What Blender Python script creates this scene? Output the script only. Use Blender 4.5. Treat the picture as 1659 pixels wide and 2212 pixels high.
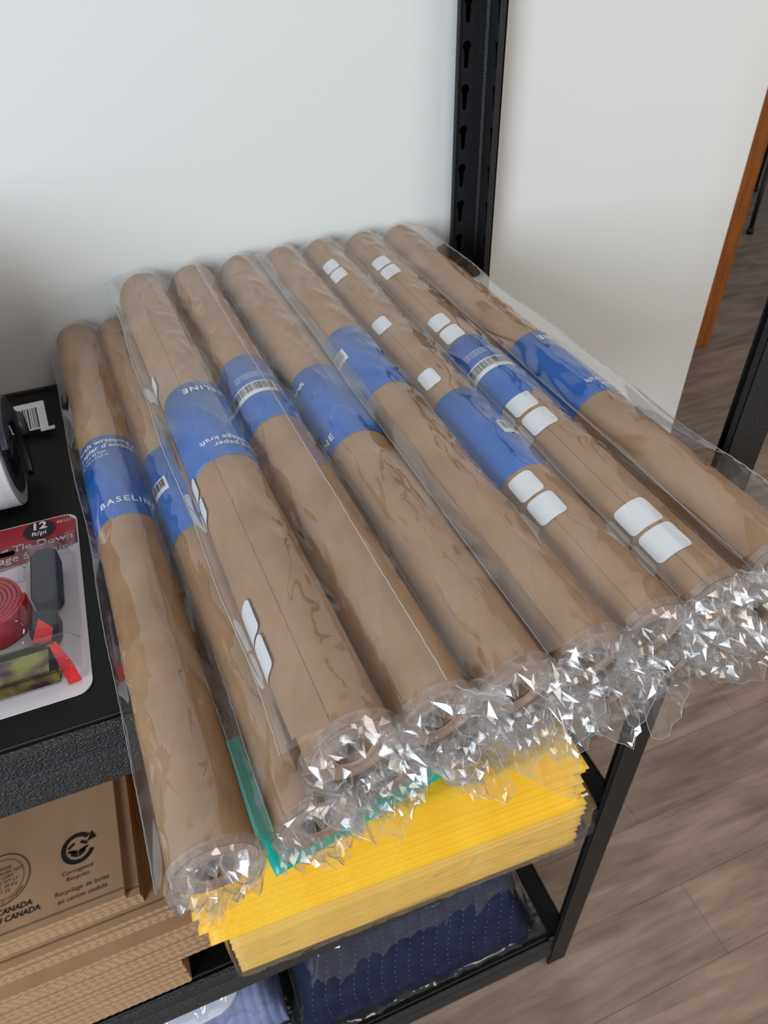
import bpy, bmesh, math, random
from math import sin, cos, pi, radians as rad, sqrt
from mathutils import Vector, Matrix, noise

for o in list(bpy.data.objects):
    bpy.data.objects.remove(o)
SC = bpy.context.scene
COL = SC.collection
random.seed(7)

# ------------------------------------------------------------------ camera
cam_data = bpy.data.cameras.new('camera')
cam = bpy.data.objects.new('camera', cam_data)
COL.objects.link(cam)
CR = ((0.9295103668749698, 0.257481450062409, -0.2640336735072218),
      (-0.36782648735155804, 0.5953702232485495, -0.7143094374790147),
      (-0.026723642614231144, 0.7610766059620618, 0.6481112919728335))
mw = Matrix(CR).to_4x4()
mw.translation = Vector((-0.401261, -0.292334, 1.33))
cam.matrix_world = mw
cam_data.sensor_fit = 'VERTICAL'
cam_data.sensor_height = 36.0
cam_data.lens = 1534.0 / 2212.0 * 36.0
cam_data.clip_start = 0.02
cam_data.dof.use_dof = True
cam_data.dof.focus_distance = 0.43
cam_data.dof.aperture_fstop = 17.0
SC.camera = cam

# ------------------------------------------------------------------ light
SC.view_settings.view_transform = 'Standard'
SC.view_settings.look = 'None'
SC.view_settings.gamma = 1.0
SC.view_settings.use_curve_mapping = False
SC.view_settings.exposure = 0.0
SC.cycles.transparent_max_bounces = 48
SC.cycles.max_bounces = 10
SC.cycles.caustics_reflective = False
SC.cycles.caustics_refractive = False

world = bpy.data.worlds.new('room_light')
SC.world = world
world.use_nodes = True
bg = world.node_tree.nodes['Background']
bg.inputs[0].default_value = (0.86, 0.92, 1.0, 1)
bg.inputs[1].default_value = 0.23


def area(name, loc, target, sx, sy, power, color):
    d = bpy.data.lights.new(name, 'AREA')
    d.shape = 'RECTANGLE'
    d.size, d.size_y = sx, sy
    d.energy = power
    d.color = color
    o = bpy.data.objects.new(name, d)
    COL.objects.link(o)
    o.location = loc
    o.rotation_euler = (Vector(target) - Vector(loc)).to_track_quat('-Z', 'Y').to_euler()
    return o


area('window_daylight', (-2.25, -1.75, 1.7), (-0.55, 0.25, 0.95), 1.2, 1.2, 76, (0.82, 0.92, 1.0))
area('overhead_fill', (0.35, -0.6, 2.55), (0.35, -0.6, 0.0), 1.2, 0.35, 11, (1.0, 0.93, 0.84))  # added overhead fill, gives glints on the film; no known ceiling lamp
area('warm_fill_right', (2.7, -1.3, 1.5), (0.30, 0.45, 1.1), 0.9, 1.7, 34, (1.0, 0.89, 0.76))  # added warm fill for the right-hand wall, stands for no known door

# ------------------------------------------------------------------ materials
def s2l(c):
    c = c / 255.0
    return c / 12.92 if c <= 0.04045 else ((c + 0.055) / 1.055) ** 2.4


def rgb(r, g, b):
    return (s2l(r), s2l(g), s2l(b), 1)


MATS = {}


def mat(name, col, rough=0.6, metal=0.0, spec=0.5, col2=None, nscale=40.0, ndetail=3.0, stretch=(1, 1, 1),
        bump=0.0, bscale=200.0, bdist=0.001, coat=0.0, bstretch=(1, 1, 1), contrast=(0.35, 0.65)):
    if name in MATS:
        return MATS[name]
    m = bpy.data.materials.new(name)
    m.use_nodes = True
    nt = m.node_tree
    p = nt.nodes['Principled BSDF']
    p.inputs['Base Color'].default_value = col
    p.inputs['Roughness'].default_value = rough
    p.inputs['Metallic'].default_value = metal
    p.inputs['Specular IOR Level'].default_value = spec
    p.inputs['Coat Weight'].default_value = coat
    tc = nt.nodes.new('ShaderNodeTexCoord')
    if col2 is not None:
        mp = nt.nodes.new('ShaderNodeMapping')
        mp.inputs['Scale'].default_value = stretch
        n = nt.nodes.new('ShaderNodeTexNoise')
        n.inputs['Scale'].default_value = nscale
        n.inputs['Detail'].default_value = ndetail
        cr = nt.nodes.new('ShaderNodeValToRGB')
        cr.color_ramp.elements[0].position = contrast[0]
        cr.color_ramp.elements[1].position = contrast[1]
        cr.color_ramp.elements[0].color = col
        cr.color_ramp.elements[1].color = col2
        nt.links.new(tc.outputs['Object'], mp.inputs[0])
        nt.links.new(mp.outputs[0], n.inputs['Vector'])
        nt.links.new(n.outputs['Fac'], cr.inputs[0])
        nt.links.new(cr.outputs[0], p.inputs['Base Color'])
    if bump > 0:
        mp2 = nt.nodes.new('ShaderNodeMapping')
        mp2.inputs['Scale'].default_value = bstretch
        n2 = nt.nodes.new('ShaderNodeTexNoise')
        n2.inputs['Scale'].default_value = bscale
        n2.inputs['Detail'].default_value = 2
        b = nt.nodes.new('ShaderNodeBump')
        b.inputs['Strength'].default_value = bump
        b.inputs['Distance'].default_value = bdist
        nt.links.new(tc.outputs['Object'], mp2.inputs[0])
        nt.links.new(mp2.outputs[0], n2.inputs['Vector'])
        nt.links.new(n2.outputs['Fac'], b.inputs['Height'])
        nt.links.new(b.outputs[0], p.inputs['Normal'])
    MATS[name] = m
    return m


def film_mat(name, haze, rough, gain, tint=(1, 1, 1), bump=0.25, bscale=120.0, dist=0.002, crease=0.0, patch_haze=0.0, f0=0.075):
    """thin clear plastic film: see-through, glossy on both faces, faintly milky"""
    if name in MATS:
        return MATS[name]
    m = bpy.data.materials.new(name)
    m.use_nodes = True
    nt = m.node_tree
    nt.nodes.clear()
    out = nt.nodes.new('ShaderNodeOutputMaterial')
    tr = nt.nodes.new('ShaderNodeBsdfTransparent')
    tr.inputs[0].default_value = (tint[0], tint[1], tint[2], 1)
    gl = nt.nodes.new('ShaderNodeBsdfGlossy')
    gl.inputs['Roughness'].default_value = rough
    gl.inputs[0].default_value = (1, 1, 1, 1)
    df = nt.nodes.new('ShaderNodeBsdfDiffuse')
    df.inputs[0].default_value = (0.85, 0.87, 0.9, 1)
    tl = nt.nodes.new('ShaderNodeBsdfTranslucent')
    tl.inputs[0].default_value = (0.85, 0.87, 0.9, 1)
    mdt = nt.nodes.new('ShaderNodeMixShader')
    mdt.inputs[0].default_value = 0.5
    nt.links.new(df.outputs[0], mdt.inputs[1])
    nt.links.new(tl.outputs[0], mdt.inputs[2])
    mh = nt.nodes.new('ShaderNodeMixShader')
    mh.inputs[0].default_value = haze
    nt.links.new(tr.outputs[0], mh.inputs[1])
    nt.links.new(mdt.outputs[0], mh.inputs[2])
    fr = nt.nodes.new('ShaderNodeLayerWeight')
    fr.inputs['Blend'].default_value = 0.5
    pw = nt.nodes.new('ShaderNodeMath')
    pw.operation = 'POWER'
    pw.inputs[1].default_value = 4.0
    nt.links.new(fr.outputs['Facing'], pw.inputs[0])
    mu = nt.nodes.new('ShaderNodeMath')
    mu.operation = 'MULTIPLY_ADD'
    mu.inputs[1].default_value = gain
    mu.inputs[2].default_value = f0
    mu.use_clamp = True
    nt.links.new(pw.outputs[0], mu.inputs[0])
    mg = nt.nodes.new('ShaderNodeMixShader')
    nt.links.new(mu.outputs[0], mg.inputs[0])
    nt.links.new(mh.outputs[0], mg.inputs[1])
    nt.links.new(gl.outputs[0], mg.inputs[2])
    nt.links.new(mg.outputs[0], out.inputs['Surface'])
    if bump > 0:
        tc = nt.nodes.new('ShaderNodeTexCoord')
        mp = nt.nodes.new('ShaderNodeMapping')
        mp.inputs['Scale'].default_value = (1, 0.45, 1)
        nh = nt.nodes.new('ShaderNodeTexNoise')
        nh.noise_type = 'RIDGED_MULTIFRACTAL'
        nh.normalize = True
        nh.inputs['Scale'].default_value = bscale * 1.3
        nh.inputs['Detail'].default_value = 5.0
        nh.inputs['Distortion'].default_value = 1.5
        rh = nt.nodes.new('ShaderNodeMapRange')
        rh.inputs['From Min'].default_value = 0.45
        rh.inputs['From Max'].default_value = 0.95
        rh.inputs['To Min'].default_value = haze * 0.6
        rh.inputs['To Max'].default_value = haze + crease
        nt.links.new(tc.outputs['Object'], mp.inputs[0])
        nt.links.new(mp.outputs[0], nh.inputs['Vector'])
        nt.links.new(nh.outputs['Fac'], rh.inputs['Value'])
        npch = nt.nodes.new('ShaderNodeTexNoise')
        npch.inputs['Scale'].default_value = 17
        npch.inputs['Detail'].default_value = 2.5
        npch.inputs['Distortion'].default_value = 2.2
        nt.links.new(mp.outputs[0], npch.inputs['Vector'])
        rp = nt.nodes.new('ShaderNodeMapRange')
        rp.inputs['From Min'].default_value = 0.535
        rp.inputs['From Max'].default_value = 0.56
        rp.inputs['To Min'].default_value = 0.0
        rp.inputs['To Max'].default_value = patch_haze
        nt.links.new(npch.outputs['Fac'], rp.inputs['Value'])
        ad = nt.nodes.new('ShaderNodeMath')
        ad.operation = 'ADD'
        nt.links.new(rh.outputs[0], ad.inputs[0])
        nt.links.new(rp.outputs[0], ad.inputs[1])
        nt.links.new(ad.outputs[0], mh.inputs[0])
        n = nt.nodes.new('ShaderNodeTexNoise')
        n.noise_type = 'RIDGED_MULTIFRACTAL'
        n.normalize = True
        n.inputs['Scale'].default_value = bscale
        n.inputs['Detail'].default_value = 3.0
        n.inputs['Roughness'].default_value = 0.45
        n.inputs['Distortion'].default_value = 0.8
        b = nt.nodes.new('ShaderNodeBump')
        b.inputs['Strength'].default_value = bump
        b.inputs['Distance'].default_value = dist
        nt.links.new(tc.outputs['Object'], mp.inputs[0])
        nt.links.new(mp.outputs[0], n.inputs['Vector'])
        nt.links.new(n.outputs['Fac'], b.inputs['Height'])
        nt.links.new(b.outputs[0], gl.inputs['Normal'])
        nt.links.new(b.outputs[0], fr.inputs['Normal'])
    MATS[name] = m
    return m


M_KRAFT = mat('kraft_paper', rgb(150, 116, 84), 0.75, spec=0.3, col2=rgb(162, 127, 94), nscale=55, ndetail=8,
              stretch=(1, 0.6, 1), bump=0.12, bscale=900, bdist=0.0004)
M_CORE = mat('core_board', rgb(118, 92, 70), 0.9, bump=0.2, bscale=400)
M_BLUE = mat('blue_band', rgb(16, 86, 164), 0.42, spec=0.5, col2=rgb(20, 90, 170), nscale=12)
M_WHITEINK = mat('white_ink', rgb(225, 230, 238), 0.5)
M_TAB = mat('white_tape', rgb(218, 218, 221), 0.45)
M_BLACKINK = mat('black_ink', rgb(24, 24, 26), 0.6)
M_FILM = film_mat('sleeve_film', 0.02, 0.07, 0.85, tint=(0.99, 0.99, 0.99), bump=0.8, bscale=22, dist=0.008, crease=0.16, patch_haze=0.045)
M_CRUMPLE = film_mat('crumpled_film', 0.12, 0.11, 1.0, tint=(0.98, 0.98, 0.985), bump=0.6, bscale=60, dist=0.003, crease=0.35)
M_WRAP = film_mat('wrap_film', 0.03, 0.10, 0.7, tint=(0.995, 0.995, 0.995), bump=0.6, bscale=30, dist=0.005, crease=0.2)
M_BAG = film_mat('bag_film', 0.07, 0.12, 0.9, tint=(0.97, 0.975, 0.99), bump=0.6, bscale=22, dist=0.008, crease=0.22, patch_haze=0.02)
M_SEAM = film_mat('film_seam', 0.55, 0.3, 1.0, bump=0)
M_STEEL = mat('black_powder_coat', rgb(30, 30, 32), 0.5, spec=0.38, bump=0.5, bscale=650, bdist=0.0012)
M_STEEL2 = mat('hammered_powder_coat', rgb(36, 37, 40), 0.42, spec=0.6, bump=1.0, bscale=620, bdist=0.003)
M_BOARD = mat('black_shelf_board', rgb(13, 12, 12), 0.4, spec=0.22, bump=0.1, bscale=900)
M_EDGE_LIT = mat('painted_edge_highlight', rgb(74, 72, 70), 0.35)  # lighter tone painted in for the highlight on the board edge
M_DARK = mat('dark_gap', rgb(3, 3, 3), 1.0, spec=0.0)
M_BOX = mat('corrugated_board', rgb(168, 130, 98), 0.8, spec=0.25, col2=rgb(178, 140, 108), nscale=30, ndetail=6,
            stretch=(1, 0.25, 1))
M_FLUTE = mat('corrugated_flute', rgb(196, 162, 126), 0.85, spec=0.2)
M_YEL = mat('yellow_mailer', rgb(246, 190, 34), 0.5, spec=0.4, col2=rgb(250, 200, 52), nscale=22, ndetail=4,
            bump=0.5, bscale=60, bdist=0.004)
M_YEL2 = mat('pale_yellow_mailer', rgb(238, 190, 84), 0.55, spec=0.35, col2=rgb(244, 200, 96), nscale=22,
             bump=0.3, bscale=70, bdist=0.003)
M_TEAL = mat('teal_mailer', rgb(12, 168, 146), 0.38, spec=0.5, col2=rgb(20, 182, 158), nscale=20, bump=0.5,
             bscale=45, bdist=0.004)
M_NAVY = mat('navy_quilt', rgb(30, 33, 55), 0.85, spec=0.2, col2=rgb(40, 44, 70), nscale=30)
M_STITCH = mat('pale_stitching', rgb(120, 128, 160), 0.8)
M_LAV = mat('lavender_quilt', rgb(122, 128, 168), 0.8, spec=0.2, col2=rgb(140, 146, 184), nscale=35)
M_CARD = mat('coated_card', rgb(214, 206, 210), 0.35, spec=0.5)
M_RED = mat('red_print', rgb(150, 28, 40), 0.3, spec=0.5)
M_DRED = mat('dark_red_print', rgb(112, 30, 38), 0.35, spec=0.5)
M_STRAP = mat('red_webbing', rgb(196, 22, 36), 0.7, col2=rgb(160, 16, 28), nscale=900, bump=0.6, bscale=1400)
M_NVPL = mat('navy_black_plastic', rgb(17, 17, 32), 0.5, spec=0.25)
M_GREYPL = mat('charcoal_plastic', rgb(40, 43, 52), 0.4, spec=0.5)
M_TAPE = mat('clear_tape_roll', rgb(205, 203, 200), 0.25, spec=0.6, col2=rgb(188, 186, 184), nscale=300,
             stretch=(1, 0.05, 0.05), bump=0.2, bscale=600)
M_WOOD = mat('orange_wood', rgb(168, 98, 36), 0.5, spec=0.4, col2=rgb(138, 76, 26), nscale=14, ndetail=6,
             stretch=(6, 6, 0.5))
M_CHAIR = mat('black_tube', rgb(16, 16, 18), 0.4)


def gold_mat():  # purple second colour paints a dark reflection into the zinc
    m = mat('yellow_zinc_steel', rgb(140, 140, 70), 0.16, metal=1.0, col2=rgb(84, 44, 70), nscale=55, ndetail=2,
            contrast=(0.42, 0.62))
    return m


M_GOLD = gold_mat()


def end_mat():
    """end of a wound paper roll: fine concentric layers (object axis is Y)"""
    m = bpy.data.materials.new('wound_paper_end')
    m.use_nodes = True
    nt = m.node_tree
    p = nt.nodes['Principled BSDF']
    p.inputs['Roughness'].default_value = 0.85
    tc = nt.nodes.new('ShaderNodeTexCoord')
    w = nt.nodes.new('ShaderNodeTexWave')
    w.wave_type = 'RINGS'
    w.rings_direction = 'Y'
    w.inputs['Scale'].default_value = 330
    w.inputs['Distortion'].default_value = 1.5
    w.inputs['Detail'].default_value = 1
    cr = nt.nodes.new('ShaderNodeValToRGB')
    cr.color_ramp.elements[0].color = rgb(150, 118, 96)
    cr.color_ramp.elements[1].color = rgb(204, 172, 148)
    nt.links.new(tc.outputs['Object'], w.inputs[0])
    nt.links.new(w.outputs['Fac'], cr.inputs[0])
    nt.links.new(cr.outputs[0], p.inputs['Base Color'])
    return m


M_END = end_mat()


def floor_mat():
    m = bpy.data.materials.new('vinyl_planks')
    m.use_nodes = True
    nt = m.node_tree
    L = nt.links.new
    p = nt.nodes['Principled BSDF']
    p.inputs['Roughness'].default_value = 0.5
    p.inputs['Specular IOR Level'].default_value = 0.4
    tc = nt.nodes.new('ShaderNodeTexCoord')
    mp = nt.nodes.new('ShaderNodeMapping')
    mp.inputs['Location'].default_value = (0.33, 0.0975, 0)
    L(tc.outputs['Object'], mp.inputs[0])
    br = nt.nodes.new('ShaderNodeTexBrick')
    br.offset = 0.37
    br.inputs['Scale'].default_value = 1.0
    br.inputs['Brick Width'].default_value = 0.92
    br.inputs['Row Height'].default_value = 0.118
    br.inputs['Mortar Size'].default_value = 0.0006
    br.inputs['Mortar Smooth'].default_value = 0.3
    br.inputs['Color1'].default_value = rgb(158, 137, 121)
    br.inputs['Color2'].default_value = rgb(136, 121, 110)
    br.inputs['Mortar'].default_value = rgb(96, 84, 76)
    L(mp.outputs[0], br.inputs['Vector'])
    mg = nt.nodes.new('ShaderNodeMapping')
    mg.inputs['Scale'].default_value = (1.0, 9, 1)
    L(tc.outputs['Object'], mg.inputs[0])
    n1 = nt.nodes.new('ShaderNodeTexNoise')
    n1.inputs['Scale'].default_value = 5
    n1.inputs['Detail'].default_value = 9
    n1.inputs['Roughness'].default_value = 0.62
    n1.inputs['Distortion'].default_value = 0.6
    L(mg.outputs[0], n1.inputs['Vector'])
    mg2 = nt.nodes.new('ShaderNodeMapping')
    mg2.inputs['Scale'].default_value = (2.2, 7, 1)
    L(tc.outputs['Object'], mg2.inputs[0])
    n2 = nt.nodes.new('ShaderNodeTexNoise')
    n2.inputs['Scale'].default_value = 2.6
    n2.inputs['Detail'].default_value = 5
    L(mg2.outputs[0], n2.inputs['Vector'])
    r1 = nt.nodes.new('ShaderNodeValToRGB')
    r1.color_ramp.elements[0].position = 0.33
    r1.color_ramp.elements[0].color = (0.64, 0.61, 0.58, 1)
    r1.color_ramp.elements[1].position = 0.62
    r1.color_ramp.elements[1].color = (1.08, 1.06, 1.04, 1)
    L(n1.outputs['Fac'], r1.inputs[0])
    r2 = nt.nodes.new('ShaderNodeValToRGB')
    r2.color_ramp.elements[0].position = 0.3
    r2.color_ramp.elements[0].color = (0.62, 0.58, 0.55, 1)
    r2.color_ramp.elements[1].position = 0.6
    r2.color_ramp.elements[1].color = (1.1, 1.1, 1.1, 1)
    L(n2.outputs['Fac'], r2.inputs[0])
    mx = nt.nodes.new('ShaderNodeMix')
    mx.data_type = 'RGBA'
    mx.blend_type = 'MULTIPLY'
    mx.inputs[0].default_value = 0.85
    L(br.outputs['Color'], mx.inputs[6])
    L(r1.outputs[0], mx.inputs[7])
    mx2 = nt.nodes.new('ShaderNodeMix')
    mx2.data_type = 'RGBA'
    mx2.blend_type = 'MULTIPLY'
    mx2.inputs[0].default_value = 0.75
    L(mx.outputs[2], mx2.inputs[6])
    L(r2.outputs[0], mx2.inputs[7])
    L(mx2.outputs[2], p.inputs['Base Color'])
    b = nt.nodes.new('ShaderNodeBump')
    b.inputs['Strength'].default_value = 0.35
    b.inputs['Distance'].default_value = 0.002
    L(n1.outputs['Fac'], b.inputs['Height'])
    L(b.outputs[0], p.inputs['Normal'])
    return m


M_FLOOR = floor_mat()
M_WALL = mat('white_painted_wall', rgb(220, 221, 220), 0.6, spec=0.3, bump=0.15, bscale=90, bdist=0.0012)

# ------------------------------------------------------------------ mesh helpers
def link(name, me, m=None, parent=None, smooth=False):
    o = bpy.data.objects.new(name, me)
    COL.objects.link(o)
    if m is not None:
        if isinstance(m, (list, tuple)):
            for x in m:
                me.materials.append(x)
        else:
            me.materials.append(m)
    if smooth:
        me.polygons.foreach_set('use_smooth', [True] * len(me.polygons))
    if parent is not None:
        o.parent = parent
    return o


def pydata(name, verts, faces, m=None, parent=None, smooth=False):
    me = bpy.data.meshes.new(name)
    me.from_pydata([tuple(v) for v in verts], [], faces)
    me.validate()
    me.update()
    return link(name, me, m, parent, smooth)


class MB:
    def __init__(s):
        s.v, s.f = [], []

    def add(s, verts, faces):
        n = len(s.v)
        s.v += [tuple(v) for v in verts]
        s.f += [tuple(i + n for i in f) for f in faces]

    def box(s, x0, x1, y0, y1, z0, z1):
        s.add([(x0, y0, z0), (x1, y0, z0), (x1, y1, z0), (x0, y1, z0),
               (x0, y0, z1), (x1, y0, z1), (x1, y1, z1), (x0, y1, z1)],
              [(0, 3, 2, 1), (4, 5, 6, 7), (0, 1, 5, 4), (1, 2, 6, 5), (2, 3, 7, 6), (3, 0, 4, 7)])

    def grid(s, pts, nu, nv, closed_u=False):
        n = len(s.v)
        s.v += [tuple(p) for p in pts]
        for j in range(nv - 1):
            for i in range(nu if closed_u else nu - 1):
                i2 = (i + 1) % nu
                s.f.append((n + j * nu + i, n + j * nu + i2, n + (j + 1) * nu + i2, n + (j + 1) * nu + i))

    def tube(s, pts, r, seg=8, cap=True):
        pts = [Vector(p) for p in pts]
        rings = []
        prev = None
        for i, p in enumerate(pts):
            d = (pts[min(i + 1, len(pts) - 1)] - pts[max(i - 1, 0)]).normalized()
            a = d.orthogonal().normalized() if prev is None else (prev - d * prev.dot(d)).normalized()
            prev = a
            b = d.cross(a)
            rr = r[i] if isinstance(r, (list, tuple)) else r
            rings += [p + a * cos(2 * pi * k / seg) * rr + b * sin(2 * pi * k / seg) * rr for k in range(seg)]
        n = len(s.v)
        s.grid(rings, seg, len(pts), True)
        if cap:
            s.f.append(tuple(n + k for k in reversed(range(seg))))
            s.f.append(tuple(n + (len(pts) - 1) * seg + k for k in range(seg)))

    def build(s, name, m=None, parent=None, smooth=False, bevel=0.0, segs=2):
        o = pydata(name, s.v, s.f, m, parent, smooth)
        if bevel > 0:
            md = o.modifiers.new('bevel', 'BEVEL')
            md.width = bevel
            md.segments = segs
            md.limit_method = 'ANGLE'
            md.angle_limit = rad(40)
        return o


def empty(name, label, cat, loc=(0, 0, 0), group=None, rotm=None):
    o = bpy.data.objects.new(name, None)
    o.empty_display_size = 0.05
    COL.objects.link(o)
    if rotm is not None:
        o.matrix_world = rotm
    else:
        o.location = loc
    tag(o, label, cat, group)
    return o


ORD = ('topmost', 'second from the top', 'third from the top', 'fourth from the top', 'fifth from the top', 'sixth from the top',
       'seventh from the top', 'eighth from the top', 'ninth from the top', 'tenth from the top')
ORB = ('bottom one', 'second from the bottom', 'third from the bottom', 'fourth from the bottom', 'fifth from the bottom',
       'sixth from the bottom', 'seventh from the bottom', 'eighth from the bottom', 'ninth from the bottom', 'tenth from the bottom')


def place_of(k, n):
    """k counted from the bottom of a pile of n"""
    return ORD[n - 1 - k] if n - 1 - k < n / 2 else ORB[k]


def tag(o, label=None, cat=None, group=None, kind=None):
    if label:
        o['label'] = label
    if cat:
        o['category'] = cat
    if group:
        o['group'] = group
    if kind:
        o['kind'] = kind
    return o


TXT = {}


def text_geo(s, size, bold=0.0, align='LEFT', spacing=1.0):
    """flat text outline as (verts, faces), extents in metres"""
    key = (s, size, bold, align, spacing)
    if key in TXT:
        return TXT[key]
    c = bpy.data.curves.new('lettering', 'FONT')
    c.body = s
    c.size = 1.0
    c.offset = bold
    c.align_x = align
    c.space_character = spacing
    c.resolution_u = 3
    o = bpy.data.objects.new('lettering', c)
    COL.objects.link(o)
    dg = bpy.context.evaluated_depsgraph_get()
    me = bpy.data.meshes.new_from_object(o.evaluated_get(dg))
    vs = [(v.co.x * size, v.co.y * size) for v in me.vertices]
    fs = [tuple(p.vertices) for p in me.polygons]
    bpy.data.objects.remove(o)
    bpy.data.curves.remove(c)
    bpy.data.meshes.remove(me)
    TXT[key] = (vs, fs)
    return TXT[key]


def flat_text(mb, s, size, o, ux, uy, bold=0.0, align='LEFT', spacing=1.0):
    vs, fs = text_geo(s, size, bold, align, spacing)
    o, ux, uy = Vector(o), Vector(ux), Vector(uy)
    mb.add([o + ux * x + uy * y for x, y in vs], fs)


# ------------------------------------------------------------------ the setting
YB = 0.470          # face of the back wall
mb = MB()
mb.box(-3.2, 6.5, -3.5, 7.0, -0.05, 0.0)
tag(mb.build('floor', M_FLOOR), kind='structure')
mb = MB()
mb.box(-3.2, 0.4055, YB, YB + 0.12, 0.0, 2.7)
tag(mb.build('wall_back', M_WALL, bevel=0.003), kind='structure')
mb = MB()
mb.box(1.46, 1.666, 1.60, 1.72, 0.0, 2.7)
tag(mb.build('trim_1', M_WOOD, bevel=0.004), kind='structure')

# ------------------------------------------------------------------ metal rack
Z1 = 0.9494
Z2 = 0.507
Z3 = 0.0887
XL = -1.22
rack = empty('metal_shelf_rack', 'black powder-coated metal rack of three shelves against the white wall', 'shelf rack')


def keyhole_plate(W, H, holes_at, name, m, parent, mtx, ww=0.5):
    """flat steel strip W wide, H tall with keyholes, as one mesh with thickness"""
    c = bpy.data.curves.new('strip', 'CURVE')
    c.dimensions = '2D'
    c.fill_mode = 'BOTH'
    c.extrude = 0.0007

    def poly(pts):
        sp = c.splines.new('POLY')
        sp.points.add(len(pts) - 1)
        for i, (x, y) in enumerate(pts):
            sp.points[i].co = (x, y, 0, 1)
        sp.use_cyclic_u = True
    poly([(0, 0), (W, 0), (W, H), (0, H)])
    for hx, hy in holes_at:
        pts = []
        R, rs = 0.0048, 0.0024
        for k in range(13):
            a = rad(-48 + k * 276 / 12)
            pts.append((hx + R * cos(a), hy + 0.006 + R * sin(a)))
        for k in range(7):
            a = rad(180 + k * 180 / 6)
            pts.append((hx + rs * cos(a), hy - 0.011 + rs * sin(a)))
        poly(pts)
    o = bpy.data.objects.new('strip', c)
    COL.objects.link(o)
    dg = bpy.context.evaluated_depsgraph_get()
    me = bpy.data.meshes.new_from_object(o.evaluated_get(dg))
    bpy.data.objects.remove(o)
    me.transform(mtx)
    return me


def post(corner, sx, sy, z1, holes=True):
    """angle post: corner (x,y), flanges run sx along X and sy along Y; chamfered corner and small lips"""
    x, y = corner
    W, ch = 0.034, 0.0035
    bm = bmesh.new()
    hs = [(0, 0)] * 0
    H = z1 - 0.0
    hz = []
    k = 0
    z = 0.0125 + 0.0382 * 0.5
    while z < H - 0.02:
        hz.append(z)
        z += 0.0382
    fw = W - ch
    # strip local x: 0 at chamfer edge -> fw at free edge ; local y up
    hx = 0.0225 - ch
    me1 = keyhole_plate(fw, H, [(hx, q) for q in hz] if holes else [], 'strip', None, None,
                        Matrix(((sx, 0, 0, x + sx * ch), (0, 0, 1, y), (0, 1, 0, 0), (0, 0, 0, 1))))
    me2 = keyhole_plate(fw, H, [(hx, q) for q in hz] if holes else [], 'strip', None, None,
                        Matrix(((0, 0, 1, x), (sy, 0, 0, y + sy * ch), (0, 1, 0, 0), (0, 0, 0, 1))))
    bm.from_mesh(me1)
    bm.from_mesh(me2)
    bpy.data.meshes.remove(me1)
    bpy.data.meshes.remove(me2)
    mb = MB()
    t = 0.0007
    # chamfer plate
    a = Vector((x + sx * ch, y, 0))
    b = Vector((x, y + sy * ch, 0))
    n = Vector((-sx, -sy, 0)).normalized() * t
    vs = [a - n, b - n, b + n, a + n]
    up = Vector((0, 0, H))
    mb.add(vs + [v + up for v in vs], [(0, 1, 2, 3), (7, 6, 5, 4), (0, 4, 5, 1), (1, 5, 6, 2), (2, 6, 7, 3), (3, 7, 4, 0)])
    # lips at free edges, returned inwards
    l1 = x + sx * W
    mb.box(min(l1, l1 - sx * 0.0014), max(l1, l1 - sx * 0.0014), min(y, y + sy * 0.0055), max(y, y + sy * 0.0055), 0, H)
    l2 = y + sy * W
    mb.box(min(x, x + sx * 0.0055), max(x, x + sx * 0.0055), min(l2, l2 - sy * 0.0014), max(l2, l2 - sy * 0.0014), 0, H)
    # black sheet added behind the keyholes to paint their shade
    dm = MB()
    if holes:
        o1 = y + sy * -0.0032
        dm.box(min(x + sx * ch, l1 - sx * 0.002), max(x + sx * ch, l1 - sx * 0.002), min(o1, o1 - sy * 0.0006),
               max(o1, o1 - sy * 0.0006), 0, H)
        o2 = x + sx * -0.0032
        # strip added beside the corner, standing in for a shaded band
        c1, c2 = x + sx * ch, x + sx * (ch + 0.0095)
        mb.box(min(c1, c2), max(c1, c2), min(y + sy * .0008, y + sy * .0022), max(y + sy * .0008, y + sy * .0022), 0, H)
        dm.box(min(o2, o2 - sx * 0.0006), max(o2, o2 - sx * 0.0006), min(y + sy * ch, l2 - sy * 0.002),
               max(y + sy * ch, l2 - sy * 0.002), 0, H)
    tmp = bpy.data.meshes.new('t')
    tmp.from_pydata(mb.v, [], mb.f)
    bm.from_mesh(tmp)
    bpy.data.meshes.remove(tmp)
    me = bpy.data.meshes.new('upright')
    bm.to_mesh(me)
    bm.free()
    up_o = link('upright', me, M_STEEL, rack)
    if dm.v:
        dm.build('keyhole_shade', M_DARK, up_o)
    return up_o


post((0.0075, YB - 0.0045), -1, -1, 1.80)
post((0.0, 0.0), -1, 1, 1.80, holes=False)
post((XL, YB - 0.0045), 1, -1, 1.80)
post((XL, 0.0), 1, 1, 1.80, holes=False)


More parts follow.
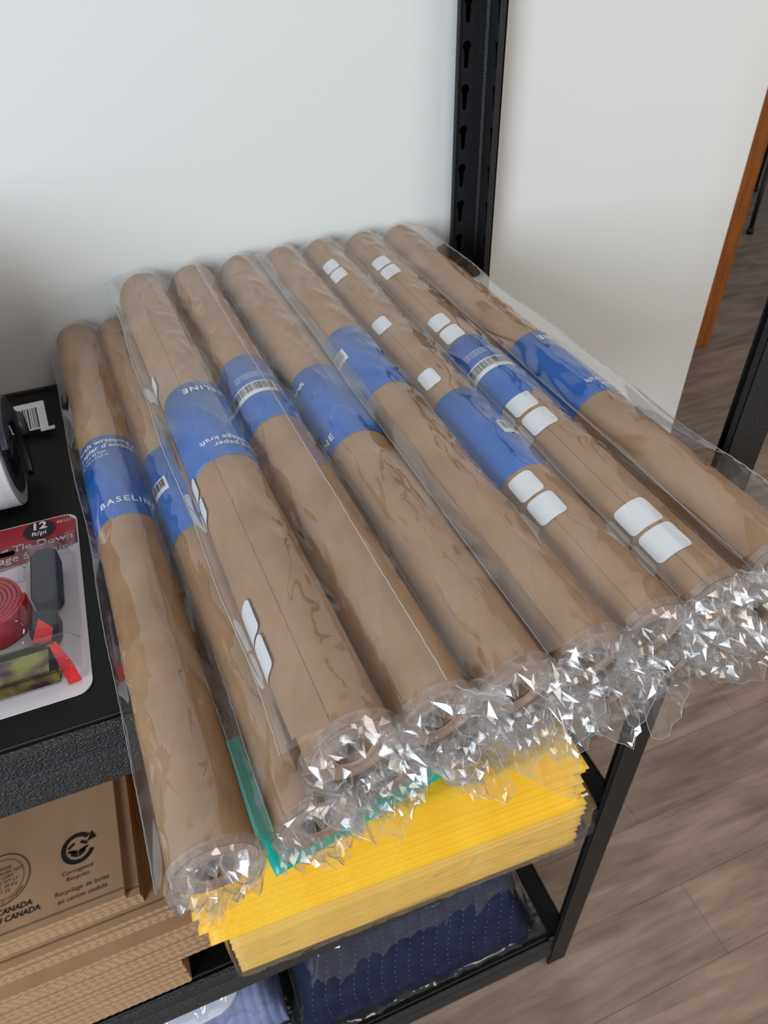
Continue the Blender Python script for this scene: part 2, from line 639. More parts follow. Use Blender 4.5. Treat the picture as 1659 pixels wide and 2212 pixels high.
def shelf(z, hb=0.051):
    # board set inside the beams
    mb = MB()
    mb.box(XL + 0.006, -0.006, 0.0132, YB - 0.010, z - 0.010, z - 0.0004)
    mb.build('shelf_board', M_BOARD, rack, bevel=0.0008)
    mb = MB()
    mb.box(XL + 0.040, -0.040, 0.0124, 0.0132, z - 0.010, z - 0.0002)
    mb.build('edge_highlight', M_EDGE_LIT, rack, bevel=0.0002)  # thin pale strip standing in for the board's bevel highlight
    # long front / back beams with a stepped face
    prof = [(0.0, z + 0.0012), (0.0042, z + 0.0020), (0.0050, z - 0.002), (0.0050, z - 0.012),
            (0.012, z - 0.012), (0.012, z - 0.0135), (0.0030, z - 0.0135), (0.0028, z - hb), (-0.0026, z - hb),
            (-0.0036, z - hb + 0.004), (-0.0036, z - 0.026), (-0.0024, z - 0.022), (-0.0010, z - 0.019), (-0.0010, z - 0.001)]
    for side in (0, 1):
        mb = MB()
        n = len(prof)
        xs = (XL + 0.0015, -0.0015)
        x0, x1 = (xs[0] + 0.033, xs[1] - 0.033) if side == 0 else xs
        P = []
        for x in (x0, x1):
            for (y, zz) in prof:
                yy = y + 0.004 if side == 0 else YB - 0.0075 - y
                P.append((x, yy, zz))
        f = [tuple(range(n)), tuple(n + i for i in reversed(range(n)))]
        for i in range(n):
            j = (i + 1) % n
            f.append((i, i + n, j + n, j))
        mb.add(P, f)
        mb.build('shelf_beam', M_STEEL2, rack, bevel=0.0007)
    # side rails
    for x in (-0.0035, XL + 0.0035):
        mb = MB()
        mb.box(x - 0.0012, x + 0.0012, 0.036, YB - 0.040, z - 0.036, z - 0.0005)
        mb.box(min(x, x - 0.010 if x > -0.5 else x + 0.010), max(x, x - 0.010 if x > -0.5 else x + 0.010), 0.036,
               YB - 0.040, z - 0.012, z - 0.0105)
        mb.build('side_rail', M_STEEL, rack, bevel=0.0005)


shelf(Z1)
shelf(Z2)
shelf(Z3)
for x, y in ((-0.017, 0.002), (XL + 0.017, 0.002)):
    pass

# ------------------------------------------------------------------ wrapping paper rolls
def fbm(x, y, z, oct=3):
    return noise.fractal(Vector((x, y, z)), 0.6, 2.0, oct)


def cyl_pt(r, phi, t):
    return Vector((r * sin(phi), t, r * cos(phi)))


def patch(mb, r, t0, t1, p0, p1, nt=2, np_=24, rc=0.0, lift=0.0):
    """curved rectangle with rounded corners on the roll surface; t along axis (m), p degrees"""
    cx, cy = (t0 + t1) / 2, rad((p0 + p1) / 2) * r
    hx, hy = (t1 - t0) / 2, rad(p1 - p0) * r / 2
    if rc <= 0:
        pts = []
        for j in range(nt):
            for i in range(np_):
                pts.append(cyl_pt(r, rad(p0 + (p1 - p0) * i / (np_ - 1)), t0 + (t1 - t0) * j / (nt - 1)))
        mb.grid(pts, np_, nt)
        return
    # rows around: width along t shrinks in the rounded corners
    pts = []
    N = np_
    for i in range(N):
        a = -1 + 2 * i / (N - 1)
        v = hy * sin(a * pi / 2) if True else hy * a
        d = max(0.0, abs(v) - (hy - rc))
        w = hx - (rc - sqrt(max(0.0, rc * rc - d * d)))
        for j in (0, 1):
            pts.append(cyl_pt(r + lift, (cy + v) / r, cx + (w if j else -w)))
    mb.grid(pts, 2, N)


def roll_text(mb, r, s, size, t, phi, flip=False, bold=0.0, align='LEFT', spacing=1.0):
    """letters wrapped round the roll; phi = anchor angle (deg), t = baseline"""
    vs, fs = text_geo(s, size, bold, align, spacing)
    sg = -1 if flip else 1
    mb.add([cyl_pt(r, rad(phi) + sg * x / r, t + sg * y) for x, y in vs], fs)


def spiral_radius(r, phi, seam):
    """sheet edge step at angle seam (deg): radius falls by 0.5 mm over one turn"""
    a = (math.degrees(phi) - seam) % 360.0
    return r - 0.0005 * a / 360.0


def make_roll(near, far, r, seed, label, lower=False, band=None, seam=-30.0, tabs=(), texts=(), barcode=None,
              creases=(60.0, -62.0), wing=0.008, ears=(), loose=False, puff=1.4, group=None, tears=()):
    rng = random.Random(seed)
    A, B = Vector(near), Vector(far)
    ax = (B - A)
    L = ax.length
    ay = ax.normalized()
    axx = ay.cross(Vector((0, 0, 1))).normalized()
    az = axx.cross(ay)
    M = Matrix((axx, ay, az)).transposed().to_4x4()
    M.translation = A
    root = empty('wrapping_paper_roll', label, 'wrapping paper', rotm=M, group=group)
    # wound paper: spiral skin + wound end faces
    mb = MB()
    N = 72
    ts = [0.0, 0.0006] + [0.0006 + (L - 0.0012) * k / 10 for k in range(1, 10)] + [L - 0.0006, L]
    phis = [rad(seam) + 2 * pi * k / N + 1e-4 for k in range(N + 1)]
    pts = []
    for j, t in enumerate(ts):
        for p in phis:
            e = 0.0004 if j in (0, len(ts) - 1) else 0
            rr = spiral_radius(r, p if p < rad(seam) + 2 * pi - 1e-6 else rad(seam + 359.99), seam) - e
            pts.append(cyl_pt(rr, p, t))
    mb.grid(pts, N + 1, len(ts))
    pa = mb.build('paper', M_KRAFT, root, smooth=True)
    rc = 0.0098
    for t, sg in ((0.0, 1), (L, -1)):
        mb = MB()
        pts = []
        rings = 7
        for q in range(rings):
            f = q / (rings - 1)
            for k in range(N):
                p = 2 * pi * k / N
                ro = spiral_radius(r, p, seam) - 0.0006
                rr = rc + (ro - rc) * f
                pts.append(cyl_pt(rr, p, t + sg * 0.0004 * sin(f * 9 + seed)))
        mb.grid(pts, N, rings, True)
        mb.build('wound_end', M_END, root)
    mb = MB()
    pts = [cyl_pt(q, 2 * pi * k / 32, t) for (q, t) in ((rc, 0.0), (rc - 0.0002, 0.0008), (rc - 0.0003, L - 0.0008), (rc, L)) for k in range(32)]
    mb.grid(pts, 32, 4, True)
    mb.build('core', M_CORE, root, smooth=True)
    if loose:
        # loose outer turn standing off on the left, its corner cut back at the near end
        mb = MB()
        pts = []
        NT, NP = 24, 20
        for j in range(NT):
            t = 0.004 + (L - 0.008) * j / (NT - 1)
            pend = -118 + (10 * max(0, 1 - t / 0.05))
            for i in range(NP):
                f = i / (NP - 1)
                p = rad(-20 + (pend + 20) * f)
                tt = max(0, 1 - t / 0.045) ** 1.2
                off = 0.0003 + 0.0042 * f ** 2 * (0.35 + 0.65 * min(1, t / 0.10) * (0.6 + 0.4 * cos(t * 9)))
                pts.append(cyl_pt(r + off, p, t + 0.020 * f * tt))
        mb.grid(pts, NP, NT)
        mb.build('loose_outer_turn', M_KRAFT, root, smooth=True)
    rb = r + 0.0007
    if loose:
        rb = r + 0.0012
    if band:
        b0, b1 = band
        mb = MB()
        pts = []
        NB = 96
        for t in (b0, b0 + 0.0005, (b0 + b1) / 2, b1 - 0.0005, b1):
            for k in range(NB):
                p = 2 * pi * k / NB
                rr = rb + 0.0007 * max(0, -sin(p)) if loose else rb
                if t in (b0, b1):
                    rr = r + 0.0001
                pts.append(cyl_pt(rr, p, t))
        mb.grid(pts, NB, 5, True)
        bd = mb.build('paper_band', M_BLUE, root, smooth=True)
        bd['label'] = 'blue paper band round the middle'
        if texts:
            for tx in texts:
                mb = MB()
                roll_text(mb, rb + 0.0004, **tx)
                mb.build('lettering', M_WHITEINK, bd)
        if barcode:
            tb, p0, p1, wd = barcode
            mb = MB()
            patch(mb, rb + 0.0003, tb - wd / 2, tb + wd / 2, p0, p1, np_=30)
            bl = mb.build('barcode_label', M_TAB, bd)
            mb = MB()
            rr_ = random.Random(seed * 3 + 1)
            p = p0 + 5
            while p < p1 - 6:
                w = rr_.choice((0.6, 0.6, 1.1, 1.7))
                patch(mb, rb + 0.00055, tb - wd * 0.20, tb + wd * 0.40, p, p + w, np_=2)
                p += w + rr_.choice((0.6, 0.7, 1.3, 1.8))
            roll_text(mb, rb + 0.00055, s='0 00000 00000 0'.replace('0', '|'), size=0.0016, t=tb - wd * 0.42, phi=(p0 + p1) / 2, align='CENTER') if False else None
            mb.build('bars', M_BLACKINK, bl)
    for (t, dt, p0, p1) in tabs:
        mb = MB()
        patch(mb, r, t - dt / 2, t + dt / 2, p0, p1, rc=0.0035, lift=0.0026 if loose else 0.0006)
        mb.build('tape_tab', M_TAB, root, smooth=True)
    # ---- clear film sleeve
    NT, NP = 150, 96
    ca = [rad(c) for c in creases]
    rf = (r + 0.0014) if not loose else r + 0.0030
    wj = [[noise.noise(Vector((j * 0.035 + seed * 7, q * 5.0, 3.1))) for j in range(NT + 1)] for q in range(2)]

    def wing_w(q, j):
        return wing * (0.85 + 0.35 * wj[q][j]) * (1.0 if q == 0 else 0.8)

    def film_r(p, t, j):
        base = rf
        for q in range(2):
            d = abs((p - ca[q] + pi) % (2 * pi) - pi)
            w = max(0.001, wing_w(q, j))
            dt_ = math.acos(base / (base + w))
            if d < dt_:
                base = base / cos(dt_ - d)
                return base
        # loose wrinkles
        x = cos(p) * 1.6
        y = sin(p) * 1.6
        a = fbm(x + seed * 1.7, y, t * 13.0)
        b = 1 - abs(noise.noise(Vector((x * 1.6 + seed, y * 1.6 + t * 22, t * 30.0)))) * 2.2
        c = 1 - abs(noise.noise(Vector((x * 0.8 - t * 18, y * 0.8 + seed, t * 11.0 + 5)))) * 2.6
        h = 0.0005 * max(0, a + 0.3) + 0.0008 * max(0, b) ** 4 * puff + 0.0011 * max(0, c) ** 5 * puff
        return base + h
    phs = sorted([2 * pi * k / NP for k in range(NP)] + [c % (2 * pi) for c in ca])
    NPP = len(phs)
    mb = MB()
    pts = []
    tstart = 0.002
    for j in range(NT + 1):
        t = tstart + (L + 0.001 - tstart) * j / NT
        for p in phs:
            pts.append(cyl_pt(film_r(p, t, j), p, t))
    # far end: tucked flat against the end face
    for f, dt in ((0.97, 0.0025), (0.7, 0.003), (0.35, 0.0025)):
        for p in phs:
            rr = film_r(p, L, NT) * f
            pts.append(cyl_pt(min(rr, (r + 0.004) * f * 1.15), p, L + dt + 0.0006 * noise.noise(Vector((p * 3, f * 5, seed)))))
    mb.grid(pts, NPP, NT + 4, True)
    mb.build('plastic_sleeve', M_FILM, root, smooth=True)
    # seam edges of the lay-flat sleeve
    mb = MB()
    for q in range(2):
        line = []
        for j in range(0, NT + 1, 1):
            t = tstart + (L + 0.001 - tstart) * j / NT
            rr = film_r(ca[q], t, j) + 0.0002 + 0.0003 * rng.random()
            line.append(cyl_pt(rr, ca[q] + 0.012 * (rng.random() - 0.5), t))
        mb.tube(line, 0.00022 if q else 0.00028, 4)
    mb.build('sleeve_seam', M_SEAM, root)
    # crumpled gathered end, two plies
    for ply in range(2):
        mb = MB()
        nf = 11 + 4 * ply
        NE = nf * 2
        plo = [rng.uniform(0.15, 1.6) * (1 if k % 2 else -1) for k in range(NE)]
        ext = [rng.uniform(0.0, 1.0) for k in range(NE)]
        prof = [(1.00, 0.004, 0.0), (1.01, -0.0012, 0.35), (0.96, -0.0034, 0.8), (0.80, -0.0046, 1.1),
                (0.60, -0.0040, 1.1), (0.44, -0.001, 0.8), (0.38, 0.009, 0.6)]
        if ply:
            prof = [(1.00, 0.003, 0.0), (1.03, -0.0025, 0.6), (0.97, -0.0060, 1.2), (0.82, -0.0078, 1.4), (0.64, -0.0050, 1.2)]
        pts = []
        for (fr_, dt, am) in prof:
            for k in range(NE):
                p = 2 * pi * (k + 0.35 * rng.uniform(-1, 1) * (1 if am else 0)) / NE
                wv = 0.0
                for q in range(2):
                    d = abs((p - ca[q] + pi) % (2 * pi) - pi)
                    wv = max(wv, 1 - d / 0.5)
                rr = rf * fr_ + plo[k] * 0.0013 * am + rng.uniform(-1, 1) * 0.0012 * am + 0.004 * wv * max(0, fr_ - 0.6)
                if am == 0.0:
                    rr = rf + 0.0004 + ply * 0.0006
                tt = dt + plo[k] * 0.0024 * am + rng.uniform(-1, 1) * 0.0016 * am - 0.006 * ext[k] * max(0, am - 0.5)
                pts.append(cyl_pt(rr, p, tt))
        n0 = len(mb.v)
        mb.v += [tuple(v) for v in pts]
        for jj in range(len(prof) - 1):
            for k in range(NE):
                k2 = (k + 1) % NE
                a_, b_, c_, d_ = n0 + jj * NE + k, n0 + jj * NE + k2, n0 + (jj + 1) * NE + k2, n0 + (jj + 1) * NE + k
                if (k + jj) % 2:
                    mb.f += [(a_, b_, c_), (a_, c_, d_)]
                else:
                    mb.f += [(a_, b_, d_), (b_, c_, d_)]
        if ply == 0:
            cm_ = MB()
            for k in range(0, NE):
                if rng.random() < 0.45:
                    cm_.tube([Vector(pts[jj * NE + k]) * 1.0 + Vector((0, -0.0002, 0)) for jj in range(1, len(prof) - 1)], 0.00013, 4)
        if ply == 0:
            ge = mb.build('gathered_end', M_CRUMPLE, root)
            cm_.build('crease_lines', M_SEAM, ge)
        else:
            mb.build('inner_ply', M_CRUMPLE, ge)
    # loose folds of film bunched round the rim
    mb = MB()
    for q in range(9):
        p = 2 * pi * (q + rng.random()) / 9
        c0 = cyl_pt(rf * rng.uniform(0.78, 1.05), p, -rng.uniform(0.002, 0.008))
        d1 = Vector((cos(p), 0, -sin(p)))
        d2 = Vector((sin(p), 0, cos(p))) * rng.uniform(-0.9, 0.5) + Vector((0, -1, 0)) * rng.uniform(0.3, 1.0)
        d2.normalize()
        nn = d1.cross(d2).normalized()
        w_, l_ = rng.uniform(0.008, 0.017), rng.uniform(0.007, 0.015)
        nu, nv = 5, 4
        n0 = len(mb.v)
        sk = rng.uniform(-.5, .5)
        for v in range(nv):
            for u in range(nu):
                fu, fv = u / (nu - 1) - .5, v / (nv - 1)
                mb.v.append(tuple(c0 + d1 * (fu * w_ * (1 - 0.35 * fv) + sk * l_ * fv) + d2 * l_ * fv +
                                  nn * ((1 if u % 2 else -1) * 0.0012 * (0.4 + fv) + rng.uniform(-1, 1) * 0.0012)))
        for v in range(nv - 1):
            for u in range(nu - 1):
                a_, b_, c_, d_ = n0 + v * nu + u, n0 + v * nu + u + 1, n0 + (v + 1) * nu + u + 1, n0 + (v + 1) * nu + u
                mb.f += [(a_, b_, c_), (a_, c_, d_)] if (u + v) % 2 else [(a_, b_, d_), (b_, c_, d_)]
    fo = mb.build('bunched_folds', M_CRUMPLE, ge)
    fo['kind'] = 'stuff'
    # film corners (ears) standing or hanging off the gathered end
    for (phi, ln, wd, dx, dz, dy) in ears:
        mb = MB()
        base = cyl_pt(rf * 0.98, rad(phi), -0.004)
        tip = base + Vector((dx, dy, dz)).normalized() * ln
        dirv = (tip - base).normalized()
        side = Vector((cos(rad(phi)), 0.15, -sin(rad(phi)))).normalized()
        side = (side - dirv * side.dot(dirv)).normalized()
        nrm = dirv.cross(side)
        nu, nv = 7, 6
        ut = rng.choice((-0.3, -0.15, 0.2, 0.32))
        pts = []
        edge = []
        for v in range(nv):
            fv = v / (nv - 1)
            wloc = wd * (0.75 + 0.45 * fv - 0.35 * fv * fv)
            for u in range(nu):
                fu = u / (nu - 1) - 0.5
                q = base + dirv * ln * fv * (1 - 0.75 * abs(fu - ut) ** 0.9) + side * wloc * fu
                fold = (1 if u % 2 else -1) * 0.0016 + rng.uniform(-1, 1) * 0.0012
                q = q + nrm * (fold + 0.006 * (abs(fu) * 2) ** 2 * (1 - fv * 0.3))
                pts.append(q)
        n0 = 0
        mb.v = [tuple(v) for v in pts]
        for v in range(nv - 1):
            for u in range(nu - 1):
                a_, b_, c_, d_ = v * nu + u, v * nu + u + 1, (v + 1) * nu + u + 1, (v + 1) * nu + u
                if (u + v) % 2:
                    mb.f += [(a_, b_, c_), (a_, c_, d_)]
                else:
                    mb.f += [(a_, b_, d_), (b_, c_, d_)]
        ea = mb.build('film_corner', M_CRUMPLE, root)
        mb = MB()
        edge = [pts[v * nu] for v in range(nv)] + [pts[(nv - 1) * nu + u] for u in range(1, nu)] + \
               [pts[v * nu + nu - 1] for v in reversed(range(nv - 1))]
        mb.tube(edge, 0.00018, 4)
        mb.build('edge_glint', M_SEAM, ea)  # pale outline tube that paints the glint of the film's edge
    return root


def T(s, size, t, phi, flip=False, bold=0.0, align='LEFT', spacing=1.0):
    return dict(s=s, size=size, t=t, phi=phi, flip=flip, bold=bold, align=align, spacing=spacing)


R0 = 0.0224
BL = 'BASELINE'
LN1, LN2 = 'kraft wrapping paper', "papier d'emballage kraft"


def front_text(t0, phi):
    """standard band print, reading from the near side; t0 = near edge of the band, phi = left margin"""
    return [T(BL, 0.0086, t0 + 0.010, phi, bold=0.02, spacing=1.32),
            T(LN1, 0.0074, t0 + 0.090, phi - 24, bold=0.012, spacing=1.05),
            T(LN2, 0.0074, t0 + 0.0825, phi - 24, bold=0.012, spacing=1.05),
            T('24 in x 40 ft/pi', 0.0042, t0 + 0.0765, phi - 24), T('61 cm x 12,2 m', 0.0042, t0 + 0.0715, phi - 24)]


def back_text(t1, phi):
    """the same print upside down (roll turned end for end); t1 = far edge, phi = right-hand end of the words"""
    return [T(BL, 0.0092, t1 - 0.009, phi - 4, flip=True, bold=0.02, spacing=1.22, align='RIGHT'),
            T(LN1, 0.0074, t1 - 0.090, phi + 8, flip=True, bold=0.012, align='RIGHT', spacing=1.05),
            T(LN2, 0.0074, t1 - 0.0825, phi - 14, flip=True, bold=0.012, align='RIGHT', spacing=1.05)]


def small_print(t, phi):
    return [T('kraft wrapping paper  24 in x 40 ft', 0.0026, t + 0.0028 * k, phi, align='CENTER') for k in range(3)]


roll_a = make_roll((-.431, -.117, .9722), (-.4555, .458, .992), R0, 1,
          'clear-sleeved kraft paper roll at the left edge with BASELINE upright on its blue band', band=(.258, .363),
          texts=front_text(.262, -36), seam=-95, creases=(74, -98), wing=0.009, puff=0.7)
make_roll((-.377, -.114, .9722), (-.417, .458, .992), R0, 2,
          'kraft paper roll lying low between the leftmost roll and the loosely wound one', band=(.225, .328), barcode=(.283, -66, -24, .016),
          seam=40, creases=(48, -78), wing=0.010)
make_roll((-.3545, -.1115, 1.0215), (-.380, .458, 1.031), 0.0232, 3,
          'loosely wound kraft paper roll with upside-down print, third from left', band=(.229, .334), texts=back_text(.334, -16), seam=-70,
          tabs=((.371, .022, -104, -66), (.222, .020, -104, -66), (.199, .020, -104, -66), (.092, .024, -96, -54), (.066, .024, -98, -56)),
          creases=(-62, 80), wing=0.015, loose=True, puff=1.2,
          ears=((200, .030, .030, 0.0, -0.35, -1.0), (150, .026, .024, 0.5, -0.6, -0.9)))
make_roll((-.309, -.110, 1.0205), (-.330, .458, 1.032), R0, 4,
          'kraft paper roll with a barcode on its blue band, sleeve seam running along its top', band=(.262, .360), barcode=(.306, -70, 34, .017),
          texts=small_print(.322, 5), seam=100, creases=(10, -150), wing=0.0045,
          ears=((30, .026, .030, 0.7, 0.3, -0.7), (160, .030, .026, 0.1, -1.0, -0.7)))
make_roll((-.2645, -.110, 1.0205), (-.278, .458, 1.034), 0.0228, 5,
          'kraft paper roll in the middle with plain blue band facing up, print turned left', band=(.218, .318),
          texts=[T(BL, 0.0092, .226, -45, bold=0.02, spacing=1.22, align='RIGHT'), T(LN2, 0.0074, .300, -38, align='RIGHT', bold=0.012)],
          seam=140, creases=(62, -80), wing=0.013, ears=((175, .045, .040, 0.25, -1.0, -0.35), (70, .020, .018, 1, 0.2, -0.6)))
make_roll((-.219, -.108, 1.0205), (-.2315, .458, 1.036), R0, 6,
          'kraft paper roll with a white label corner at the left of its blue band', band=(.267, .367), barcode=(.331, -96, -38, .016),
          seam=160, creases=(-58, 75), wing=0.010, ears=((185, .046, .038, -0.2, -1.0, -0.45), (120, .024, .022, 1, -0.2, -0.7)))
make_roll((-.178, -.106, 1.0215), (-.187, .458, 1.037), R0, 7,
          'white-tabbed kraft roll, third from right, its blue band nearest the camera', band=(.132, .235), barcode=(.178, 8, 70, .016),
          seam=-30, tabs=((.497, .021, -50, -12), (.474, .021, -50, -10), (.360, .021, -52, -14), (.262, .021, -52, -14), (.118, .021, -54, -8), (.0945, .021, -54, -4)),
          creases=(-66, 66), wing=0.010, ears=((190, .040, .034, 0.1, -1.0, -0.6), (60, .022, .018, 0.8, 0.6, -0.6)))
make_roll((-.135, -.104, 1.0235), (-.1395, .458, 1.037), R0, 8,
          'kraft paper roll with barcode up and paired white tape tabs, second from right', band=(.207, .304), barcode=(.2555, -68, 40, .016),
          texts=small_print(.272, -5), seam=-26, tabs=((.480, .021, -46, -4), (.456, .021, -46, -2), (.340, .021, -50, -8), (.316, .021, -50, -4), (.199, .021, -54, -2), (.1745, .021, -54, 0), (.0625, .022, -54, 4), (.038, .022, -54, 6)),
          creases=(70, -58), wing=0.010, ears=((150, .035, .034, 1.0, -0.5, -0.5), (30, .024, .022, 0.6, 0.5, -0.8)))
make_roll((-.082, -.095, 1.0255), (-.0945, .458, 1.038), R0, 9,
          'rightmost kraft paper roll of the upper layer, its near end outside the picture', band=(.175, .275), texts=back_text(.275, 0),
          seam=170, creases=(66, -60), wing=0.014, puff=1.5, ears=((160, .05, .04, 0.5, -1.0, -0.2),))
LOW = (
    ((-.333, -.102, .9722), (-.362, .455, .985), 'lower-layer kraft roll under the gap between the loosely wound roll and the seam-topped roll', ((180, .024, .03, 0.2, -1, -0.8),)),
    ((-.2845, -.104, .9722), (-.312, .455, .987), 'lower-layer kraft roll beneath the seam-topped roll and the middle roll', ((170, .034, .03, 0.3, -1, -0.6),)),
    ((-.2380, -.101, .9722), (-.264, .455, .987), 'lower-layer kraft roll whose sleeve corner hangs over the yellow mailers', ((175, .050, .042, 0.05, -1, -0.6),)),
    ((-.1905, -.102, .9722), (-.215, .455, .987), 'lower-layer kraft roll nearest behind the front leg of the rack', ((165, .030, .03, 0.1, -1, -0.6), (215, .03, .024, -0.4, -1, -0.4))),
    ((-.1475, -.100, .9722), (-.169, .455, .987), 'lower-layer kraft roll above the front leg of the rack', ((175, .044, .036, 0.2, -1, -0.4),)),
    ((-.1030, -.101, .9722), (-.124, .455, .987), 'lower-layer kraft roll with an open tube end over the floor at right', ((150, .042, .042, 0.7, -1, -0.2),)),
    ((-.0580, -.098, .9722), (-.078, .455, .987), 'lower-layer kraft roll at the far right, half outside the picture', ()),
)
for i, (a, b, lb, er) in enumerate(LOW):
    make_roll(a, b, R0, 20 + i, lb, lower=True, seam=60 * i, creases=(85, -85), wing=0.002, ears=er)

# ------------------------------------------------------------------ mid shelf: flattened cardboard boxes
def carton_mesh(W, D, H, name):
    """flattened corrugated box: two walls, three liners each side of wavy flutes at the front edge"""
    mb = MB()
    fl = MB()
    lt = 0.0006
    h = H / 2
    for k in range(2):
        z0 = k * h
        mb.box(-W, 0, 0.006, D, z0 + 0.0001, z0 + h - 0.0003)
        mb.box(-W, 0, 0.0, 0.008, z0 + 0.0001, z0 + lt)
        mb.box(-W, 0, 0.0, 0.008, z0 + h - lt - 0.0003, z0 + h - 0.0003)
        n = int(W / 0.0075) * 8
        top, bot = [], []
        for q in range(n + 1):
            x = -W * q / n
            z = z0 + h / 2 + (h / 2 - lt - 0.0002) * sin(2 * pi * x / 0.0075 + k * 1.3)
            bot.append((x, -0.0006, z - 0.00022))
            top.append((x, -0.0006, z + 0.00022))
        pts = bot + top + [(p[0], 0.007, p[2]) for p in top] + [(p[0], 0.007, p[2]) for p in bot]
        fl.grid(pts, n + 1, 4)
    return mb, fl


cm, cf = carton_mesh(0.30, 0.40, 0.0053, 'c')


def cartons(n, x1, y0, z0, z1, label, group, jx=0.0015, seed=0):
    rng = random.Random(seed)
    out = []
    for k in range(n):
        h = (z1 - z0) / n
        t = empty('flattened_box', label % place_of(k, n) if '%s' in label else label, 'cardboard box', (x1 + rng.uniform(-jx, jx), y0 + rng.uniform(-.0012, .0012), z0 + k * h), group)
        t.scale = (1, 1, h / 0.0053)
        if not out and 'wall' not in CART:
            CART['wall'] = cm.build('board', M_BOX, t)
            CART['flute'] = cf.build('flutes', M_FLUTE, t)
            CART['flute']['label'] = 'pale wavy flutes showing at the cut edge'
        else:
            for q in ('wall', 'flute'):
                c = CART[q].copy()
                COL.objects.link(c)
                c.parent = t
        out.append(t)
    return out


CART = {}
cartons(11, -.514, .010, Z2 + .0002, .575, 'flattened cardboard box in the short bottom block of the stack, %s there', 'flattened boxes at the stack bottom', seed=1)
cartons(12, -.480, .0065, .575, .6435, 'flattened cardboard box in the thickest block of the stack, %s there', 'flattened boxes in the thick block', seed=2)
cartons(4, -.487, .0174, .6435, .667, 'flattened cardboard box in the thin second block of the stack, %s there', 'flattened boxes in the second block', seed=3)
cartons(3, -.520, .030, .667, .6822, 'flattened cardboard box right under the printed top box, %s of three', 'flattened boxes under the printed one', seed=4)
top = cartons(1, -.5325, .030, .6822, .6875, 'printed flattened box on top of the cardboard stack with recycling mark', None, jx=0, seed=5)[0]
top.name = 'printed_flattened_box'
top.scale = (1, 1, 1)
pz = 0.00535
mb = MB()
ox, oy, oz = top.location


def PT(x, y):
    return (x - ox, y - oy, 0.0053 + 0.00012)


# recycling mark: broken ring with arrow head and an open carton inside
cx, cy, ro, ri = -.568, .0885, .0145, .0107


def ringpts(a0, a1, r1, r2, n=40):
    pts = []
    for j, r in enumerate((r1, r2)):
        pts += [PT(cx + r * cos(a0 + (a1 - a0) * k / n), cy + r * sin(a0 + (a1 - a0) * k / n)) for k in range(n + 1)]
    mb.grid(pts, n + 1, 2)


ringpts(rad(42), rad(340), ri, ro)
mb.add([PT(cx + .0085, cy + .0035), PT(cx + .0165, cy + .0050), PT(cx + .0125, cy + .0125)], [(0, 1, 2)])
# little carton
for q in ([(-.0075, .001), (-.002, .0045), (-.0035, .0065), (-.009, .003)], [(.0075, .001), (.002, .0045), (.0035, .0065), (.009, .003)],
          [(-.0062, -.0002), (-.0005, -.003), (-.0005, -.0085), (-.0062, -.0055)], [(.0062, -.0002), (.0005, -.003), (.0005, -.0085), (.0062, -.0055)],
          [(-.0085, .0), (-.0005, -.002), (-.003, -.004), (-.009, -.0018)], [(.0085, .0), (.0005, -.002), (.003, -.004), (.009, -.0018)]):
    mb.add([PT(cx + x, cy + y) for x, y in q], [(0, 1, 2, 3)])
X, Y = (1, 0, 0), (0, 1, 0)
flat_text(mb, 'Corrugated', .0052, PT(-.5695, .0672), X, Y, align='CENTER', spacing=1.08)
flat_text(mb, 'Recycles', .0052, PT(-.5695, .0612), X, Y, align='CENTER', spacing=1.08)
flat_text(mb, 'Recyclage de bo\u00eete', .0055, PT(-.5665, .0510), X, Y, align='CENTER', spacing=1.08)
flat_text(mb, 'en carton ondul\u00e9', .0055, PT(-.5665, .0440), X, Y, align='CENTER', spacing=1.08)
flat_text(mb, 'MADE IN CANADA', .0068, PT(-.6075, .0535), X, Y, align='RIGHT', bold=0.02)
flat_text(mb, 'FABRIQU\u00c9 AU CANADA', .0068, PT(-.6010, .0465), X, Y, align='RIGHT', bold=0.02)
cx, cy = -.632, .0845
ringpts(0, 2 * pi, .0225, .0232, 60)
ringpts(0, 2 * pi, .0178, .0182, 60)
for k, s in enumerate(('STAPLES', 'EDGE CRUSH TEST', 'SIZE LIMIT', 'GROSS WT LT', '65 LBS  29 KG', 'ECT 32')):
    flat_text(mb, s, .0038, PT(cx, cy + .0085 - k * .0042), X, Y, align='CENTER', spacing=1.1)
for k, ch in enumerate('ONTARIO CANADA'):
    a = rad(-135 + k * 7.2)
    flat_text(mb, ch, .0036, PT(cx + .0215 * cos(a), cy + .0215 * sin(a)), (-sin(a), cos(a), 0), (-cos(a), -sin(a), 0))
mb.build('box_print', M_BLACKINK, top)

